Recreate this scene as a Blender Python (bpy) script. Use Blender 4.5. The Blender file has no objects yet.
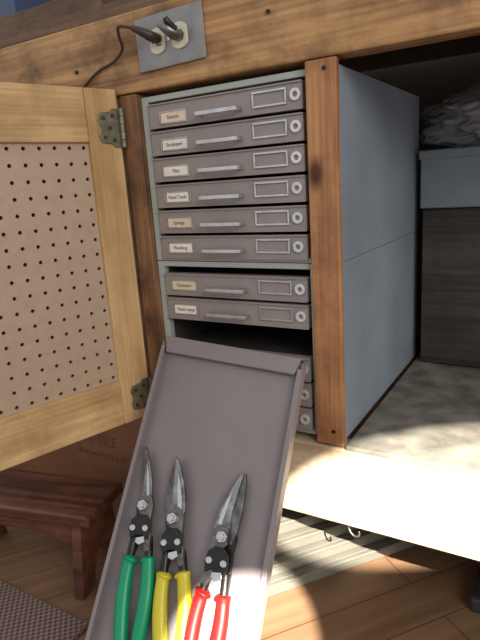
import bpy, bmesh, math, random
from mathutils import Vector, Matrix, noise
random.seed(4)
COL=bpy.context.scene.collection
# ---------------------------------------------------------------- materials
def newmat(name):
    m=bpy.data.materials.new(name);m.use_nodes=True
    nt=m.node_tree;b=nt.nodes['Principled BSDF'];return m,nt,b
def paint(name,c,rough=.5,metal=0.0,var=.12,scale=14,bump=.0,spec=.5,vscale=None):
    m,nt,b=newmat(name)
    tc=nt.nodes.new('ShaderNodeTexCoord');n=nt.nodes.new('ShaderNodeTexNoise');n.inputs['Scale'].default_value=scale;n.inputs['Detail'].default_value=6
    mp=nt.nodes.new('ShaderNodeMapping')
    if vscale: mp.inputs['Scale'].default_value=vscale
    nt.links.new(tc.outputs['Object'],mp.inputs['Vector']);nt.links.new(mp.outputs[0],n.inputs['Vector'])
    r=nt.nodes.new('ShaderNodeValToRGB')
    r.color_ramp.elements[0].position=.3;r.color_ramp.elements[1].position=.72
    r.color_ramp.elements[0].color=tuple(x*(1-var) for x in c)+(1,);r.color_ramp.elements[1].color=tuple(min(1,x*(1+var)) for x in c)+(1,)
    nt.links.new(n.outputs['Fac'],r.inputs['Fac']);nt.links.new(r.outputs[0],b.inputs['Base Color'])
    b.inputs['Roughness'].default_value=rough;b.inputs['Metallic'].default_value=metal
    b.inputs['Specular IOR Level'].default_value=spec
    if bump:
        bp=nt.nodes.new('ShaderNodeBump');bp.inputs['Strength'].default_value=bump;bp.inputs['Distance'].default_value=.002
        nt.links.new(n.outputs['Fac'],bp.inputs['Height']);nt.links.new(bp.outputs[0],b.inputs['Normal'])
    return m
def wood(name,dark,light,axis=0,rough=.55,scale=1.0,knots=True,stain=0.25):
    m,nt,b=newmat(name);N=nt.nodes;L=nt.links
    tc=N.new('ShaderNodeTexCoord');mp=N.new('ShaderNodeMapping')
    s=[26*scale]*3;s[axis]=1.6*scale;mp.inputs['Scale'].default_value=s
    L.new(tc.outputs['Object'],mp.inputs['Vector'])
    n=N.new('ShaderNodeTexNoise');n.inputs['Scale'].default_value=1.0;n.inputs['Detail'].default_value=7;n.inputs['Distortion'].default_value=1.2
    L.new(mp.outputs[0],n.inputs['Vector'])
    mp2=N.new('ShaderNodeMapping');s2=[190*scale]*3;s2[axis]=5*scale;mp2.inputs['Scale'].default_value=s2;L.new(tc.outputs['Object'],mp2.inputs['Vector'])
    n2=N.new('ShaderNodeTexNoise');n2.inputs['Scale'].default_value=1.0;n2.inputs['Detail'].default_value=3;L.new(mp2.outputs[0],n2.inputs['Vector'])
    mix=N.new('ShaderNodeMath');mix.operation='MULTIPLY_ADD';mix.inputs[1].default_value=.35;L.new(n2.outputs['Fac'],mix.inputs[0])
    sc=N.new('ShaderNodeMath');sc.operation='MULTIPLY';sc.inputs[1].default_value=.65;L.new(n.outputs['Fac'],sc.inputs[0]);L.new(sc.outputs[0],mix.inputs[2])
    r=N.new('ShaderNodeValToRGB');e=r.color_ramp.elements
    e[0].position=.36;e[0].color=dark+(1,);e[1].position=.62;e[1].color=light+(1,)
    L.new(mix.outputs[0],r.inputs['Fac'])
    n3=N.new('ShaderNodeTexNoise');n3.inputs['Scale'].default_value=9;n3.inputs['Detail'].default_value=8;n3.inputs['Roughness'].default_value=.7;L.new(tc.outputs['Object'],n3.inputs['Vector'])
    r3=N.new('ShaderNodeValToRGB');r3.color_ramp.elements[0].position=.35;r3.color_ramp.elements[0].color=(1-stain*1.6,1-stain*1.7,1-stain*1.8,1);r3.color_ramp.elements[1].position=.55;r3.color_ramp.elements[1].color=(1,1,1,1)
    L.new(n3.outputs['Fac'],r3.inputs['Fac'])
    mx=N.new('ShaderNodeMixRGB');mx.blend_type='MULTIPLY';mx.inputs[0].default_value=1;L.new(r.outputs[0],mx.inputs[1]);L.new(r3.outputs[0],mx.inputs[2])
    out=mx.outputs[0]
    if knots:
        mk=N.new('ShaderNodeMapping');sk=[9.]*3;sk[axis]=5.;mk.inputs['Scale'].default_value=sk;L.new(tc.outputs['Object'],mk.inputs['Vector'])
        v=N.new('ShaderNodeTexVoronoi');v.inputs['Scale'].default_value=1.0;L.new(mk.outputs[0],v.inputs['Vector'])
        rk=N.new('ShaderNodeValToRGB');rk.color_ramp.elements[0].position=.05;rk.color_ramp.elements[0].color=(.22,.12,.07,1);rk.color_ramp.elements[1].position=.13;rk.color_ramp.elements[1].color=(1,1,1,1)
        L.new(v.outputs['Distance'],rk.inputs['Fac'])
        m2=N.new('ShaderNodeMixRGB');m2.blend_type='MULTIPLY';m2.inputs[0].default_value=1;L.new(out,m2.inputs[1]);L.new(rk.outputs[0],m2.inputs[2]);out=m2.outputs[0]
    L.new(out,b.inputs['Base Color']);b.inputs['Roughness'].default_value=rough
    bp=N.new('ShaderNodeBump');bp.inputs['Strength'].default_value=.25;bp.inputs['Distance'].default_value=.001;L.new(mix.outputs[0],bp.inputs['Height']);L.new(bp.outputs[0],b.inputs['Normal'])
    return m
M_beam=wood('beam_wood',(.23,.105,.037),(.57,.32,.13),0,stain=.36)
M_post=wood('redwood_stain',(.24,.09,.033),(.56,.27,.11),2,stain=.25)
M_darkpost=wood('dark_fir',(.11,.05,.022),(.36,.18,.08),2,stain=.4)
M_rail=wood('rail_pine',(.50,.36,.22),(.72,.58,.40),0)
M_pineV=wood('pine_vertical',(.48,.275,.105),(.74,.50,.25),2,stain=.12)
M_pineH=wood('pine_horizontal',(.45,.25,.095),(.71,.48,.235),0,stain=.18)
M_peg=paint('pegboard_hardboard',(.45,.33,.225),.6,var=.06,scale=60)
M_black=paint('black_void',(.01,.009,.008),.8)
M_steelgreen=paint('cabinet_enamel',(.40,.42,.38),.45,var=.06)
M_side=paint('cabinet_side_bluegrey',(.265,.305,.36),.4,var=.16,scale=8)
M_drawer=paint('drawer_taupe',(.29,.25,.235),.40,var=.06,scale=20)
M_innershade=paint('drawer_body_dark',(.05,.044,.04),.5,var=.1)  # shade inside the cabinet, put into a near-black colour
M_pan=paint('drawer_tray_taupe',(.25,.215,.215),.36,var=.07,scale=7)
M_chrome=paint('bright_steel',(.66,.66,.66),.28,1.0,var=.15,scale=80)
M_blade=paint('worn_blade_steel',(.28,.28,.28),.33,1.0,var=.7,scale=70)
M_dullsteel=paint('dull_steel',(.20,.19,.18),.38,.9,var=.5,scale=60)
M_blacksteel=paint('blackened_steel',(.035,.033,.03),.35,.6,var=.3,scale=60)
M_brass=paint('aged_hinge',(.22,.20,.14),.42,.7,var=.3,scale=90)
M_label=paint('label_paper',(.80,.76,.67),.8,var=.08,scale=50)
M_label2=paint('label_paper_tan',(.72,.60,.45),.8,var=.08,scale=50)
M_ink=paint('ink',(.09,.08,.08),.8)
M_ring=paint('pull_ring_grey',(.68,.69,.70),.4,.3)
M_plate=paint('wallplate_steel',(.30,.29,.275),.38,.75,var=.15,scale=30)
M_ivory=paint('ivory_plastic',(.66,.60,.45),.4,var=.04)
M_cord=paint('brown_cord',(.05,.028,.018),.5)
M_shelf=paint('concrete_board',(.20,.18,.145),.7,var=.5,scale=24,bump=.5)
M_greybox=paint('blue_grey_metal',(.17,.205,.23),.45,var=.08)
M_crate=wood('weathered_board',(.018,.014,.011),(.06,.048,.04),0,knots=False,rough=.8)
M_stool=wood('stool_mahogany',(.085,.03,.018),(.22,.09,.055),0,rough=.35,knots=False)
M_card=paint('cardboard_brown',(.22,.09,.042),.75,var=.15,scale=10)
M_cardink=paint('cardboard_print',(.13,.055,.03),.8)
M_case=paint('beige_metal',(.19,.175,.14),.5,.1,var=.08)
M_darkmetal=paint('charcoal_metal',(.05,.05,.055),.5,.3)
M_wallb=paint('wall_plaster',(.10,.075,.055),.9,var=.2,scale=4)
M_blue=paint('blue_plastic',(.06,.09,.16),.4)
M_benchtop=wood('bench_top_ply',(.10,.05,.025),(.22,.12,.06),0,knots=False)
M_green=paint('grip_green',(.0,.30,.13),.35,var=.06)
M_yellow=paint('grip_yellow',(.66,.55,.03),.35,var=.06)
M_red=paint('grip_red',(.60,.010,.008),.4,var=.06,spec=.3)
def plank():
    m,nt,b=newmat('floor_planks');N=nt.nodes;L=nt.links
    tc=N.new('ShaderNodeTexCoord');mp=N.new('ShaderNodeMapping');mp.inputs['Rotation'].default_value=(0,0,math.radians(-52));L.new(tc.outputs['Object'],mp.inputs['Vector'])
    br=N.new('ShaderNodeTexBrick');br.inputs['Scale'].default_value=1;br.inputs['Brick Width'].default_value=1.1;br.inputs['Row Height'].default_value=.085;br.inputs['Mortar Size'].default_value=.0012
    br.inputs['Color1'].default_value=(.31,.18,.10,1);br.inputs['Color2'].default_value=(.27,.15,.08,1);br.inputs['Mortar'].default_value=(.12,.065,.03,1);L.new(mp.outputs[0],br.inputs['Vector'])
    m2=N.new('ShaderNodeMapping');m2.inputs['Scale'].default_value=(3,45,1);L.new(mp.outputs[0],m2.inputs['Vector'])
    n=N.new('ShaderNodeTexNoise');n.inputs['Scale'].default_value=1;n.inputs['Detail'].default_value=6;L.new(m2.outputs[0],n.inputs['Vector'])
    r=N.new('ShaderNodeValToRGB');r.color_ramp.elements[0].position=.3;r.color_ramp.elements[0].color=(.7,.66,.6,1);r.color_ramp.elements[1].position=.7;r.color_ramp.elements[1].color=(1,1,1,1);L.new(n.outputs['Fac'],r.inputs['Fac'])
    mx=N.new('ShaderNodeMixRGB');mx.blend_type='MULTIPLY';mx.inputs[0].default_value=1;L.new(br.outputs['Color'],mx.inputs[1]);L.new(r.outputs[0],mx.inputs[2]);L.new(mx.outputs[0],b.inputs['Base Color']);b.inputs['Roughness'].default_value=.5
    return m
M_floor=plank()
def rugmat():
    m,nt,b=newmat('woven_rug');N=nt.nodes;L=nt.links
    tc=N.new('ShaderNodeTexCoord');ch=N.new('ShaderNodeTexChecker');ch.inputs['Scale'].default_value=160;ch.inputs['Color1'].default_value=(.26,.18,.155,1);ch.inputs['Color2'].default_value=(.10,.055,.045,1);L.new(tc.outputs['Object'],ch.inputs['Vector']);L.new(ch.outputs[0],b.inputs['Base Color']);b.inputs['Roughness'].default_value=.95
    bp=N.new('ShaderNodeBump');bp.inputs['Strength'].default_value=.6;bp.inputs['Distance'].default_value=.003;L.new(ch.outputs['Fac'],bp.inputs['Height']);L.new(bp.outputs[0],b.inputs['Normal'])
    return m
M_rug=rugmat()
def bagmat():
    m,nt,b=newmat('clear_plastic_film')
    b.inputs['Base Color'].default_value=(.42,.42,.42,1);b.inputs['Roughness'].default_value=.2;b.inputs['Transmission Weight'].default_value=.35;b.inputs['Specular IOR Level'].default_value=.8
    return m
M_bag=bagmat()
# ---------------------------------------------------------------- mesh helpers
def empty(name,mat=None):
    o=bpy.data.objects.new(name,None);COL.objects.link(o);o.empty_display_size=.05
    if mat is not None:o.matrix_world=mat
    return o
WARP=[None]
def mk(name,bm,mat,parent=None,smooth=False,bevel=0,seg=2):
    if WARP[0]:
        for v in bm.verts:v.co=WARP[0](v.co)
    me=bpy.data.meshes.new(name);bmesh.ops.recalc_face_normals(bm,faces=bm.faces[:]);bm.to_mesh(me);bm.free()
    o=bpy.data.objects.new(name,me);COL.objects.link(o)
    for mm in (mat if isinstance(mat,(list,tuple)) else [mat]): me.materials.append(mm)
    if smooth:
        for p in me.polygons:p.use_smooth=True
    if bevel:
        b=o.modifiers.new('bevel','BEVEL');b.width=bevel;b.segments=seg;b.limit_method='ANGLE'
    if parent is not None:o.parent=parent
    return o
def addbox(bm,x0,x1,y0,y1,z0,z1,mi=0):
    v=[bm.verts.new(p) for p in [(x0,y0,z0),(x1,y0,z0),(x1,y1,z0),(x0,y1,z0),(x0,y0,z1),(x1,y0,z1),(x1,y1,z1),(x0,y1,z1)]]
    for f in [(0,3,2,1),(4,5,6,7),(0,1,5,4),(1,2,6,5),(2,3,7,6),(3,0,4,7)]:
        fc=bm.faces.new([v[i] for i in f]);fc.material_index=mi
def box(name,x0,x1,y0,y1,z0,z1,mat,parent=None,bevel=.0015):
    bm=bmesh.new();addbox(bm,x0,x1,y0,y1,z0,z1);return mk(name,bm,mat,parent,bevel=bevel)
def boxes(name,lst,mat,parent=None,bevel=.001):
    bm=bmesh.new()
    for l in lst:addbox(bm,*l)
    return mk(name,bm,mat,parent,bevel=bevel)
def addprism(bm,poly,z0,z1,f=None):
    f=f or (lambda x,y,z:(x,y,z))
    a=[bm.verts.new(f(x,y,z0)) for x,y in poly];b=[bm.verts.new(f(x,y,z1)) for x,y in poly];n=len(poly)
    bm.faces.new(a[::-1]);bm.faces.new(b)
    for i in range(n):bm.faces.new([a[i],a[(i+1)%n],b[(i+1)%n],b[i]])
def prism(name,poly,z0,z1,mat,parent=None,bevel=.0006,f=None):
    bm=bmesh.new();addprism(bm,poly,z0,z1,f);return mk(name,bm,mat,parent,bevel=bevel)
def circ(cx,cy,r,n=24,ph=0,ry=None):
    return [(cx+r*math.cos(ph+2*math.pi*i/n),cy+(ry or r)*math.sin(ph+2*math.pi*i/n)) for i in range(n)]
def addring(bm,cx,cz,r0,r1,y0,y1,n=24,f=None):
    f=f or (lambda x,z,y:(x,y,z))
    rows=[]
    for r,y in ((r0,y0),(r1,y0),(r1,y1),(r0,y1)):
        rows.append([bm.verts.new(f(x,z,y)) for x,z in circ(cx,cz,r,n)])
    for k in range(4):
        a=rows[k];b=rows[(k+1)%4]
        for i in range(n):bm.faces.new([a[i],a[(i+1)%n],b[(i+1)%n],b[i]])
def sweep(name,pts,rad,mat,parent=None,n=14,flat=1.0,up=Vector((0,0,1)),sub=6):
    P=[Vector(p) for p in pts];Q=[];Rr=[]
    for i in range(len(P)-1):
        p0=P[max(i-1,0)];p1=P[i];p2=P[i+1];p3=P[min(i+2,len(P)-1)]
        for k in range(sub):
            t=k/sub
            Q.append(.5*((2*p1)+(-p0+p2)*t+(2*p0-5*p1+4*p2-p3)*t*t+(-p0+3*p1-3*p2+p3)*t**3));Rr.append(rad[i]*(1-t)+rad[i+1]*t)
    Q.append(P[-1]);Rr.append(rad[-1])
    bm=bmesh.new();rings=[]
    for i,q in enumerate(Q):
        T=(Q[min(i+1,len(Q)-1)]-Q[max(i-1,0)]).normalized();S=T.cross(up)
        if S.length<1e-4:S=T.cross(Vector((1,0,0)))
        S.normalize();V=S.cross(T).normalized()
        rings.append([bm.verts.new(q+S*Rr[i]*math.cos(2*math.pi*j/n)+V*Rr[i]*flat*math.sin(2*math.pi*j/n)) for j in range(n)])
    for a,b in zip(rings[:-1],rings[1:]):
        for j in range(n):bm.faces.new([a[j],a[(j+1)%n],b[(j+1)%n],b[j]])
    bm.faces.new(rings[0][::-1]);bm.faces.new(rings[-1])
    return mk(name,bm,mat,parent,smooth=True)
def text(name,s,loc,size,mat,parent,rot=(math.pi/2,0,0)):
    c=bpy.data.curves.new(name,'FONT');c.body=s;c.size=size;c.align_x='CENTER';c.align_y='CENTER';c.extrude=.0001
    o=bpy.data.objects.new(name,c);COL.objects.link(o);o.location=loc;o.rotation_euler=rot;c.materials.append(mat);o.parent=parent
    return o
# ---------------------------------------------------------------- room
box('floor',-3,2.2,-2.6,.8,-.05,0,M_floor,bevel=0)
box('wall_back',-3,2.2,.8,.9,0,2.6,M_wallb,bevel=0)
# ---------------------------------------------------------------- workbench
wb=empty('workbench')
box('front_beam',-1.9,.9,-.01,.028,.865,.976,M_beam,wb,.003)
box('bench_top',-1.9,.9,.002,.78,.978,1.0,M_benchtop,wb,.002)
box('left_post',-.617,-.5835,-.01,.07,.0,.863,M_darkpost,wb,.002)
box('right_post',-.3025,-.260,-.012,-.0012,.338,.8635,M_post,wb,.002)
box('front_rail',-.617,.9,-.012,.026,.208,.334,M_rail,wb,.003)
box('shelf_board',-.617,.9,.027,.78,.300,.333,M_benchtop,wb,.001)
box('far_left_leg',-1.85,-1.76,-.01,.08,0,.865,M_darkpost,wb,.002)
box('right_leg',.72,.80,-.0,.09,0,.2,M_darkpost,wb,.002)
box('shelf_surface',-.2575,.9,-.013,.76,.3345,.341,M_shelf,wb,.001)
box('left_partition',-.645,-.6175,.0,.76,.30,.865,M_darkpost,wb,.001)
bm=bmesh.new()
for (x,z) in [(-.276,.852),(-.275,.36),(-.70,.91),(-.35,.93)]:
    addprism(bm,circ(x,z,.0028,12),-.0135,-.0105,lambda x,y,z:(x,z,y))
mk('nail_heads',bm,M_blacksteel,wb)
# ---------------------------------------------------------------- drawer cabinets
X0,X1=-.5825,-.2622;DEP=.43
DX0=-.5675
def cabinet(name,z0,z1,centers,missing,labels,DX1=-.3095):
    c=empty(name)
    t=.0085
    boxes('shell',[(X0,X0+.012,0,DEP,z0,z1),(DX1+.003,X1-.001,0,DEP,z0,z1),(X0+.012,DX1+.003,0,DEP,z1-t,z1),(X0+.012,DX1+.003,0,DEP,z0,z0+t*.8)],M_steelgreen,c,.001)
    boxes('shell_inner',[(X0+.012,X0+.0135,.012,DEP,z0+t,z1-t),(DX1+.0015,DX1+.003,.012,DEP,z0+t,z1-t),(X0+.0136,DX1+.0014,DEP-.004,DEP,z0+t*.8,z1-t)],M_innershade,c,0)  # added dark liner, paints the shade inside the drawer opening
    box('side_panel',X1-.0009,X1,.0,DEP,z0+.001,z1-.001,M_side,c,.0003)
    for i,cz in enumerate(centers):
        if i in missing: continue
        h=.0178
        g=max(0,(cz-.6277)/.2);ox=.008*g;rx=.004*g-.003
        d=empty('drawer_%d'%(i+1));d.parent=c
        bm=bmesh.new();addbox(bm,DX0,DX1,-.004,.010,cz-h,cz+h)
        mk('drawer_front',bm,M_drawer,d,bevel=.0012)
        bm=bmesh.new();addbox(bm,DX0+.003,DX1-.002,.0101,.37,cz-h+.002,cz+h-.004)
        mk('drawer_body',bm,M_innershade,d,bevel=.001)  # body behind the front coloured dark, as interior shade
        boxes('front_flange',[(DX0,DX1,-.0062,-.0042,cz+h-.0025,cz+h),(DX0,DX1,-.0062,-.0042,cz-h,cz-h+.002)],M_drawer,d,.0005)
        a,b=-.479+ox,-.409+ox;zc=cz-.004-.003*g
        bm=bmesh.new();addbox(bm,a,b,-.021,-.0165,zc-.0032,zc+.0032)
        addbox(bm,a,a+.005,-.0168,-.0042,zc-.003,zc+.003);addbox(bm,b-.005,b,-.0168,-.0042,zc-.003,zc+.003)
        mk('bar_pull',bm,M_chrome,d,bevel=.0012)
        def frame(nm,x0,x1,zz,hh,w,mat,y1=-.0065):
            boxes(nm,[(x0,x1,y1,-.0042,zz+hh-w,zz+hh),(x0,x1,y1,-.0042,zz-hh,zz-hh+w),(x0,x0+w,y1,-.0042,zz-hh+w,zz+hh-w),(x1-w,x1,y1,-.0042,zz-hh+w,zz+hh-w)],mat,d,.0005)
        hz=cz+.002-.001*g
        frame('card_holder',-.388+rx+ox*.3,-.333+rx,hz,.0105,.0029,M_chrome)
        lz=cz-.001-.003*g
        frame('label_holder',-.554+ox,-.503+ox,lz,.0090,.0018,M_chrome,-.0060)
        box('label',-.5520+ox+random.uniform(0,.003),-.5050+ox-random.uniform(0,.004),-.0052,-.0042,lz-.0068,lz+.0070,M_label2 if i in (0,4) else M_label,d,0)
        text('label_text',labels[i],(-.5285+ox,-.0055,lz),.0074,M_ink,d)
        bm=bmesh.new();addring(bm,-.3205+rx,cz+.001,.0035,.0080,-.0075,-.0042,24);mk('lock_ring',bm,M_ring,d,smooth=False,bevel=.0008)
    return c
cabinet('drawer_cabinet',.6055,.857,[.8267,.7870,.7475,.7077,.6677,.6277],[],['Electric','Sandpaper','Files','Hand Tools','Springs','Plumbing'],-.3100)
cabinet('drawer_cabinet',.343,.6045,[.5672,.5272,.4872,.4472,.4072,.3672],[2],['Fasteners','Sheet metal','','Rivets','Wire','Drill bits'],-.3125)
# ---------------------------------------------------------------- pulled out drawer, hanging
T=Vector((-.441,-.020,.468));Bc=Vector((-.414,-.270,.124));A=(Bc-T).normalized();W=(Vector((1,0,0))-A*A.x).normalized();Nn=A.cross(W).normalized()
if Nn.y>0:Nn=-Nn
def frameM(o,yd,zd,sx=1,sy=1):
    xd=yd.cross(zd).normalized();m=Matrix.Identity(4)
    for i in range(3):m[i][0]=xd[i]*sx;m[i][1]=yd[i]*sy;m[i][2]=zd[i];m[i][3]=o[i]
    return m
PM=frameM(T,-A,Nn)
pan=empty('pulled_out_drawer',PM)
hw=.1255;L=.468
# the back edge of this old tray is bent slightly out of square
sgn=1 if PM.to_3x3().col[0].x>0 else -1
WARP[0]=lambda co:Vector((co.x+.005*sgn*max(0,1+co.y/.3),co.y-.115*sgn*co.x*max(0,1+co.y/.35)**1.0,co.z))
boxes('tray_base',[(-hw,hw,-L,0.004,-.0015,0)],M_pan,pan,0)
boxes('tray_sides',[(-hw-.001,-hw+.0006,-L,-.004,-.0015,.013),(hw-.0006,hw+.001,-L,-.004,-.0015,.013),
  (-hw-.001,-hw+.006,-L,-.012,.013,.0142),(hw-.006,hw+.001,-L,-.012,.013,.0142)],M_pan,pan,.0005)
prism('tray_back_lip',[(-hw+.003,.004),(hw-.003,.004),(hw-.010,-.021),(-hw+.010,-.021)],.0115,.0128,M_pan,pan,.0006)
prism('tray_back_hem',[(-hw+.010,-.0185),(hw-.010,-.0185),(hw-.011,-.0215),(-hw+.011,-.0215)],.0075,.0114,M_pan,pan,.0006)
boxes('tray_back',[(-hw+.001,hw-.001,.0025,.0045,-.0015,.0125)],M_pan,pan,.0006)
WARP[0]=None
boxes('tray_front',[(-hw-.006,hw+.006,-L-.006,-L,-.006,.030)],M_drawer,pan,.001)
boxes('tray_front_pull',[(-.035,.035,-L-.022,-L-.018,.008,.016),(-.035,-.030,-L-.018,-L-.006,.008,.016),(.030,.035,-L-.018,-L-.006,.008,.016)],M_chrome,pan,.001)
# ---------------------------------------------------------------- aviation snips
def snips(tip,end,grip,bend=0.0,wid=1.0,flip=1,sx=1.2,sy=1.07):
    tp=T+W*tip[0]+A*tip[1]+Nn*.0108;ep=T+W*end[0]+A*end[1]+Nn*.0108
    yd=(tp-ep).normalized()
    e=empty('aviation_snips',frameM(tp,yd,Nn))
    f=flip
    def S(p):return [(x*sx,y*sy) for x,y in p]
    def bl(poly):
        return S([(f*(x*wid+bend*((.085+y)/.085)**1.6 if y>-.085 else x*wid),y) for x,y in poly])
    b1=[(0,0),(.003,-.004),(.0070,-.018),(.0105,-.036),(.0130,-.054),(.0130,-.072),(.009,-.088),(-.004,-.088),(-.0045,-.07),(-.002,-.05),(-.001,-.02)]
    b2=[(-.0005,-.001),(-.0045,-.012),(-.0085,-.030),(-.0115,-.050),(-.012,-.072),(-.009,-.088),(.004,-.088),(.0035,-.07),(.001,-.045),(.0,-.02)]
    prism('blade_upper',bl(b1),.0002,.0048,M_blade,e,.0012)
    prism('blade_lower',bl(b2),-.0045,.0008,M_dullsteel,e,.0009)
    prism('blade_rib',bl([(.0045,-.022),(.0075,-.038),(.0095,-.056),(.0095,-.070),(.005,-.074),(.004,-.05)]),.0048,.0062,M_chrome,e,.001)
    sh=[(-.004,-.070),(.009,-.066),(.0145,-.080),(.0130,-.096),(.0150,-.118),(.0165,-.137),(.009,-.140),(.003,-.118),(.001,-.100),(-.007,-.088)]
    prism('shank_right',S([(f*x,y) for x,y in sh]),.001,.0065,M_dullsteel,e,.0014)
    prism('shank_left',S([(-f*x,y) for x,y in sh]),-.006,-.0005,M_blacksteel,e,.0012)
    prism('link_plate',S([(-.0135,-.100),(-.006,-.093),(.006,-.093),(.0135,-.100),(.0155,-.112),(.012,-.124),(.004,-.119),(-.004,-.119),(-.012,-.124),(-.0155,-.112)]),.0065,.009,M_blacksteel,e,.001)
    bm=bmesh.new();addprism(bm,S(circ(0,-.081,.0074,6,.3)),.005,.0105);addprism(bm,S(circ(0,-.081,.0042,16)),.0105,.0125)
    addprism(bm,S(circ(.0092,-.110,.0042,16)),.009,.0112);addprism(bm,S(circ(-.0092,-.110,.0042,16)),.009,.0112)
    mk('pivot_bolts',bm,M_chrome,e,bevel=.0007)
    prism('safety_latch',S([(-.003,-.122),(.008,-.120),(.010,-.127),(.002,-.131),(-.004,-.128)]),.0065,.0095,M_chrome,e,.0006)
    for s in (1,-1):
        pts=S([(s*.0105,-.120),(s*.0125,-.138),(s*.0140,-.155)])
        sweep('handle_core',[(x,y,0) for x,y in pts],[.0055,.006,.006],M_blacksteel,e,12,1.0)
        pts=S([(s*.0118,-.144),(s*.0125,-.1475),(s*.0140,-.153),(s*.0158,-.173),(s*.0160,-.195),(s*.0140,-.222),(s*.0115,-.245),(s*.0105,-.258),(s*.0104,-.262)])
        sweep('grip',[(x,y,0.0008) for x,y in pts],[.0060,.0122,.0094,.0100,.0106,.0106,.0098,.0084,.0035],grip,e,18,.86)
    return e
snips((-.0925,.160),(-.055,.414),M_green,bend=-.010,wid=.80)
snips((-.0445,.170),(.0101,.3987),M_yellow,bend=0,wid=1.2)
snips((.0601,.176),(.0570,.3851),M_red,bend=-.010,wid=1.12,flip=-1)
# ---------------------------------------------------------------- pegboard door
e=Vector((-.29,-.957,0)).normalized();nrm=Vector((.957,-.29,0)).normalized()
DM=Matrix.Identity(4)
for i in range(3):DM[i][0]=e[i];DM[i][1]=nrm[i];DM[i][2]=(0,0,1)[i];DM[i][3]=(-.6185,-.013,0)[i]
door=empty('pegboard_door',DM)
DW=.36;Z0,Z1=.331,.873;SW=.056;RH=.078
boxes('stiles',[(0.001,SW,-.019,0,Z0,Z1),(DW-SW,DW,-.019,0,Z0,Z1)],M_pineV,door,.0015)
boxes('rails',[(SW+.0003,DW-SW-.0003,-.019,-.0006,Z1-RH,Z1),(SW+.0003,DW-SW-.0003,-.019,-.0006,Z0,Z0+RH)],M_pineH,door,.0015)
bm=bmesh.new()
px0,px1,pz0,pz1=SW-.004,DW-SW+.004,Z0+RH-.004,Z1-RH+.004
nx,nz=11,17;cw=(px1-px0)/nx;chh=(pz1-pz0)/nz;r=.0031;yy=-.0075
cache={}
def gv(x,y,z):
    k=(round(x,6),round(y,6),round(z,6))
    if k not in cache:cache[k]=bm.verts.new(k)
    return cache[k]
for i in range(nx):
    for j in range(nz):
        cx=px0+(i+.5)*cw;cz=pz0+(j+.5)*chh
        sq=[(cw/2,0),(cw/2,chh/2),(0,chh/2),(-cw/2,chh/2),(-cw/2,0),(-cw/2,-chh/2),(0,-chh/2),(cw/2,-chh/2)]
        s_=[gv(cx+a,yy,cz+b) for a,b in sq];c_=[gv(cx+r*math.cos(k*math.pi/4),yy,cz+r*math.sin(k*math.pi/4)) for k in range(8)]
        cb=[gv(cx+r*math.cos(k*math.pi/4),yy-.004,cz+r*math.sin(k*math.pi/4)) for k in range(8)]
        for k in range(8):
            bm.faces.new([s_[k],s_[(k+1)%8],c_[(k+1)%8],c_[k]]);bm.faces.new([c_[k],c_[(k+1)%8],cb[(k+1)%8],cb[k]])
mk('pegboard_panel',bm,M_peg,door)
box('pegboard_backing',px0,px1,-.0165,-.0155,pz0,pz1,M_black,door,0)  # black sheet added behind the holes, stands in for their shade
def hinge(zc,k):
    bm=bmesh.new();addprism(bm,[(.003,zc-.029),(.014,zc-.029),(.018,zc-.024),(.036,zc-.022),(.040,zc-.012),(.036,zc),(.040,zc+.012),(.036,zc+.022),(.018,zc+.024),(.014,zc+.029),(.003,zc+.029)],.0003,.0022,lambda x,y,z:(x,z,y))
    mk('hinge_leaf_%d'%k,bm,M_brass,door,bevel=.0007)
    bm=bmesh.new()
    for q in range(5):addprism(bm,circ(-.0005,.005,.0045,16),zc-.029+q*.0117,zc-.029+q*.0117+.0108)
    mk('hinge_barrel_%d'%k,bm,M_brass,door,smooth=False)
    bm=bmesh.new()
    for dx,dz in ((.014,.018),(.030,.014),(.014,-.018),(.030,-.014),(.020,0)):addprism(bm,circ(dx,zc+dz,.0033,14),.0022,.0032,lambda x,y,z:(x,z,y))
    mk('hinge_screws_%d'%k,bm,M_darkmetal,door)
hinge(.816,1);hinge(.372,2)
# ---------------------------------------------------------------- outlet
oc=Vector((-.5085,-.0105,.926))
OM=Matrix.Translation(oc)@Matrix.Rotation(math.radians(-1.5),4,'Y')
out=empty('electrical_outlet',OM)
bm=bmesh.new();addbox(bm,-.060,.060,-.0035,0,-.0365,.0365);mk('steel_plate',bm,M_plate,out,bevel=.003)
for k,s in enumerate((-1,1)):
    cx=s*.0195
    poly=[(cx+max(-.0135,min(.0135,x)),z) for x,z in circ(0,0,.0172,32)]
    bm=bmesh.new();addprism(bm,poly,-.0062,-.0030,lambda x,y,z:(x,z,y));mk('receptacle_%d'%(k+1),bm,M_ivory,out,bevel=.0006)
    bm=bmesh.new()
    addbox(bm,cx-.002,cx+.006,-.0064,-.0060,.0050,.0066);addbox(bm,cx-.002,cx+.007,-.0064,-.0060,-.0066,-.0050);addprism(bm,circ(cx-.0075,0,.0024,12),-.0064,-.0060,lambda x,y,z:(x,z,y))
    mk('slots_%d'%(k+1),bm,M_black,out)
bm=bmesh.new();addprism(bm,circ(0,0,.0032,14),-.0050,-.0030,lambda x,y,z:(x,z,y));mk('plate_screw',bm,M_chrome,out)
pl=empty('power_cord')
def P(x,y,z):return tuple(oc+Vector((x,y,z)))
sweep('plug_body',[P(-.018,-.0065,.002),P(-.021,-.018,.004),P(-.030,-.028,.010),P(-.042,-.034,.016)],[.0085,.0088,.0070,.0035],M_cord,pl,14,.8)
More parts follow.
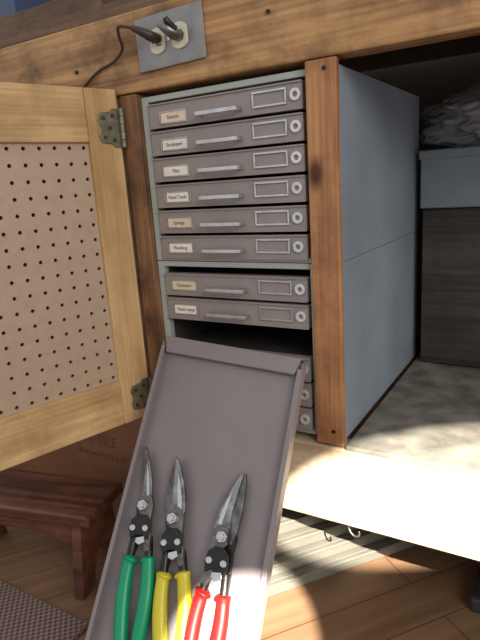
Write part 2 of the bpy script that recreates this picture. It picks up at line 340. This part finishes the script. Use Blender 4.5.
sweep('cord',[P(-.040,-.033,.015),P(-.055,-.036,.020),P(-.066,-.034,.020),P(-.072,-.026,.010),P(-.080,-.013,-.002),P(-.105,-.006,-.014),P(-.140,-.004,-.022),P(-.168,-.0045,-.036),P(-.188,-.004,-.050),P(-.198,-.004,-.060)],[.0022]*10,M_cord,pl,10)
nl=empty('plug_adapter')
sweep('adapter_body',[P(.020,-.0065,.0),P(.020,-.018,.0),P(.014,-.026,.006),P(.004,-.030,.013)],[.0085,.0092,.0085,.0045],M_dullsteel,nl,16,.85)
sweep('adapter_tip',[P(.024,-.020,.004),P(.020,-.029,.012),P(.018,-.033,.018)],[.0055,.0050,.0035],M_blacksteel,nl,12,.9)
# ---------------------------------------------------------------- right compartment contents
crate=empty('wooden_crate')
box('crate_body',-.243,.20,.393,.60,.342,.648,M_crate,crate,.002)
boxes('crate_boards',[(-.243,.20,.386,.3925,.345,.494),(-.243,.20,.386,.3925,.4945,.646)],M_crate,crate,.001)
gb=empty('metal_storage_box')
box('box_body',-.250,.12,.392,.60,.6495,.752,M_greybox,gb,.003)
box('box_lid',-.253,.123,.388,.604,.740,.757,M_greybox,gb,.003)
bm=bmesh.new();bmesh.ops.create_icosphere(bm,subdivisions=6,radius=1)
for v in bm.verts:
    n=v.co.copy();d=1+.25*noise.noise(n*2.2)+.20*abs(noise.noise(n*4.5+Vector((3,1,0))))+.12*abs(noise.noise(n*10))+.05*abs(noise.noise(n*23))
    v.co=Vector((n.x*.18*d,n.y*.09*d,max(-.048,n.z*.072*d)))
    v.co+=Vector((-.065,.49,.806))
mk('plastic_bag',bm,M_bag,None,smooth=True)
# ---------------------------------------------------------------- things on the bench top (upper left)
tb=empty('tool_tray')
boxes('tray_walls',[(-1.35,-.66,.02,.028,1.0015,1.035),(-1.35,-.66,.20,.208,1.0015,1.035),(-1.35,-1.342,.028,.2,1.0015,1.035),(-.668,-.66,.028,.2,1.0015,1.035)],M_benchtop,tb,.001)
tbx=empty('plastic_toolbox')
box('toolbox_base',-1.30,-.90,.045,.17,1.0365,1.13,M_blue,tbx,.008);box('toolbox_lid',-1.305,-.895,.04,.175,1.1305,1.155,M_darkmetal,tbx,.008)
sweep('toolbox_handle',[(-1.2,.1,1.155),(-1.18,.1,1.185),(-1.02,.1,1.185),(-1.0,.1,1.155)],[.007]*4,M_darkmetal,tbx)
# ---------------------------------------------------------------- step stool
SM=Matrix.Translation((-.692,-.130,0))@Matrix.Rotation(math.radians(13),4,'Z')
st=empty('step_stool',SM)
box('stool_top',-.36,0,0,.125,.146,.168,M_stool,st,.004)
for k,x in enumerate((-.045,-.335)):
    poly=[(.010,.1455),(.115,.1455),(.120,.10),(.132,.0),(.098,.0),(.088,.030),(.078,.055),(.0625,.063),(.047,.055),(.036,.030),(.026,.0),(-.012,.0),(.003,.10)]
    prism('end_panel_%d'%(k+1),poly,x,x+.02,M_stool,st,.002,lambda a,b,c:(c,a,b))
prism('front_apron',[(-.314,.145),(-.046,.145),(-.046,.101),(-.07,.091),(-.11,.110),(-.25,.110),(-.29,.091),(-.314,.101)],.018,.034,M_stool,st,.002,lambda a,b,c:(a,c,b))
box('back_apron',-.314,-.046,.095,.108,.106,.145,M_stool,st,.002)
# ---------------------------------------------------------------- cardboard box under bench
cb=empty('cardboard_box')
box('carton',-1.25,-.705,.075,.40,0.001,.285,M_card,cb,.003)
boxes('carton_flaps',[(-1.25,-.705,.073,.24,.2855,.289),(-1.25,-.705,.245,.40,.2855,.289)],M_card,cb,.001)
text('carton_print','FLOOR TILE',(-.90,.0745,.190),.034,M_cardink,cb)
text('carton_print_small','shop supply 12 x 18',(-.86,.0745,.155),.018,M_cardink,cb)
# ---------------------------------------------------------------- ribbed metal case under shelf
CM=Matrix.Translation((-.415,-.0,0))@Matrix.Rotation(math.radians(52),4,'Z')
rc=empty('ribbed_metal_case',CM)
boxes('case_tiers',[(0,.36,.004+.012*k,.16,.001+.030*k,.001+.030*k+.0295) for k in range(4)],M_case,rc,.005)
boxes('case_ribs',[(-.003,.363,-.002+.012*k,.008+.012*k,.024+k*.030,.030+k*.030) for k in range(4)],M_case,rc,.002)
# ---------------------------------------------------------------- rug, hook, jack
box('rug',-1.5,-.66,-1.2,-.185,.001,.008,M_rug,None,.002)
sweep('cup_hook',[(-.262,.005,.2075),(-.262,.005,.196),(-.258,.003,.188),(-.250,.001,.184),(-.243,-.001,.189),(-.243,-.001,.196)],[.0016]*6,M_brass,None,10)
bk=empty('floor_jack')
box('jack_base',-.10,.12,.13,.22,.001,.03,M_darkmetal,bk,.006)
sweep('jack_arm',[(-.03,.17,.03),(.0,.17,.06),(.06,.17,.07)],[.012,.012,.01],M_darkmetal,bk)
# ---------------------------------------------------------------- camera
R=Vector((0.8586,0.5085,-0.0652));U=Vector((-0.069,0.2420,0.9678));Bk=R.cross(U).normalized();R.normalize();U=Bk.cross(R)
cam=bpy.data.objects.new('camera',bpy.data.cameras.new('camera'));COL.objects.link(cam)
m=Matrix.Identity(4)
for i in range(3):m[i][0]=R[i];m[i][1]=U[i];m[i][2]=Bk[i];m[i][3]=(0,-.70,.72)[i]
cam.matrix_world=m;cam.data.sensor_fit='VERTICAL';cam.data.sensor_height=24;cam.data.lens=545/640*24;cam.data.clip_start=.01
bpy.context.scene.camera=cam
# ---------------------------------------------------------------- light
w=bpy.data.worlds.new('world');bpy.context.scene.world=w;w.use_nodes=True
w.node_tree.nodes['Background'].inputs[0].default_value=(.94,.96,1,1);w.node_tree.nodes['Background'].inputs[1].default_value=.68
def look(o,loc,tgt):
    o.location=loc;o.rotation_euler=(Vector(tgt)-Vector(loc)).to_track_quat('-Z','Y').to_euler()
a=bpy.data.objects.new('window_light',bpy.data.lights.new('window_light','AREA'));COL.objects.link(a);a.data.energy=19;a.data.size=.8;a.data.color=(1,.96,.90);look(a,(1.3,-1.3,1.5),(-.4,0,.6))
def sun(name,tgt,ang,en,sc=(1,1,1)):
    s=bpy.data.objects.new(name,bpy.data.lights.new(name,'SPOT'));COL.objects.link(s);s.data.energy=en;s.data.spot_size=math.radians(ang);s.data.spot_blend=.12;s.data.shadow_soft_size=.012;s.data.color=(1,.95,.86)
    t=Vector(tgt);look(s,t+Vector((1.15,-1.75,1.55)),t);s.scale=sc
sun('sun_beam',(-.06,-.012,.325),11.5,2300,(1,.36,1))
sun('sun_beam_low',(-.405,-.085,0),5.2,2300)
bpy.context.scene.view_settings.view_transform='Standard'
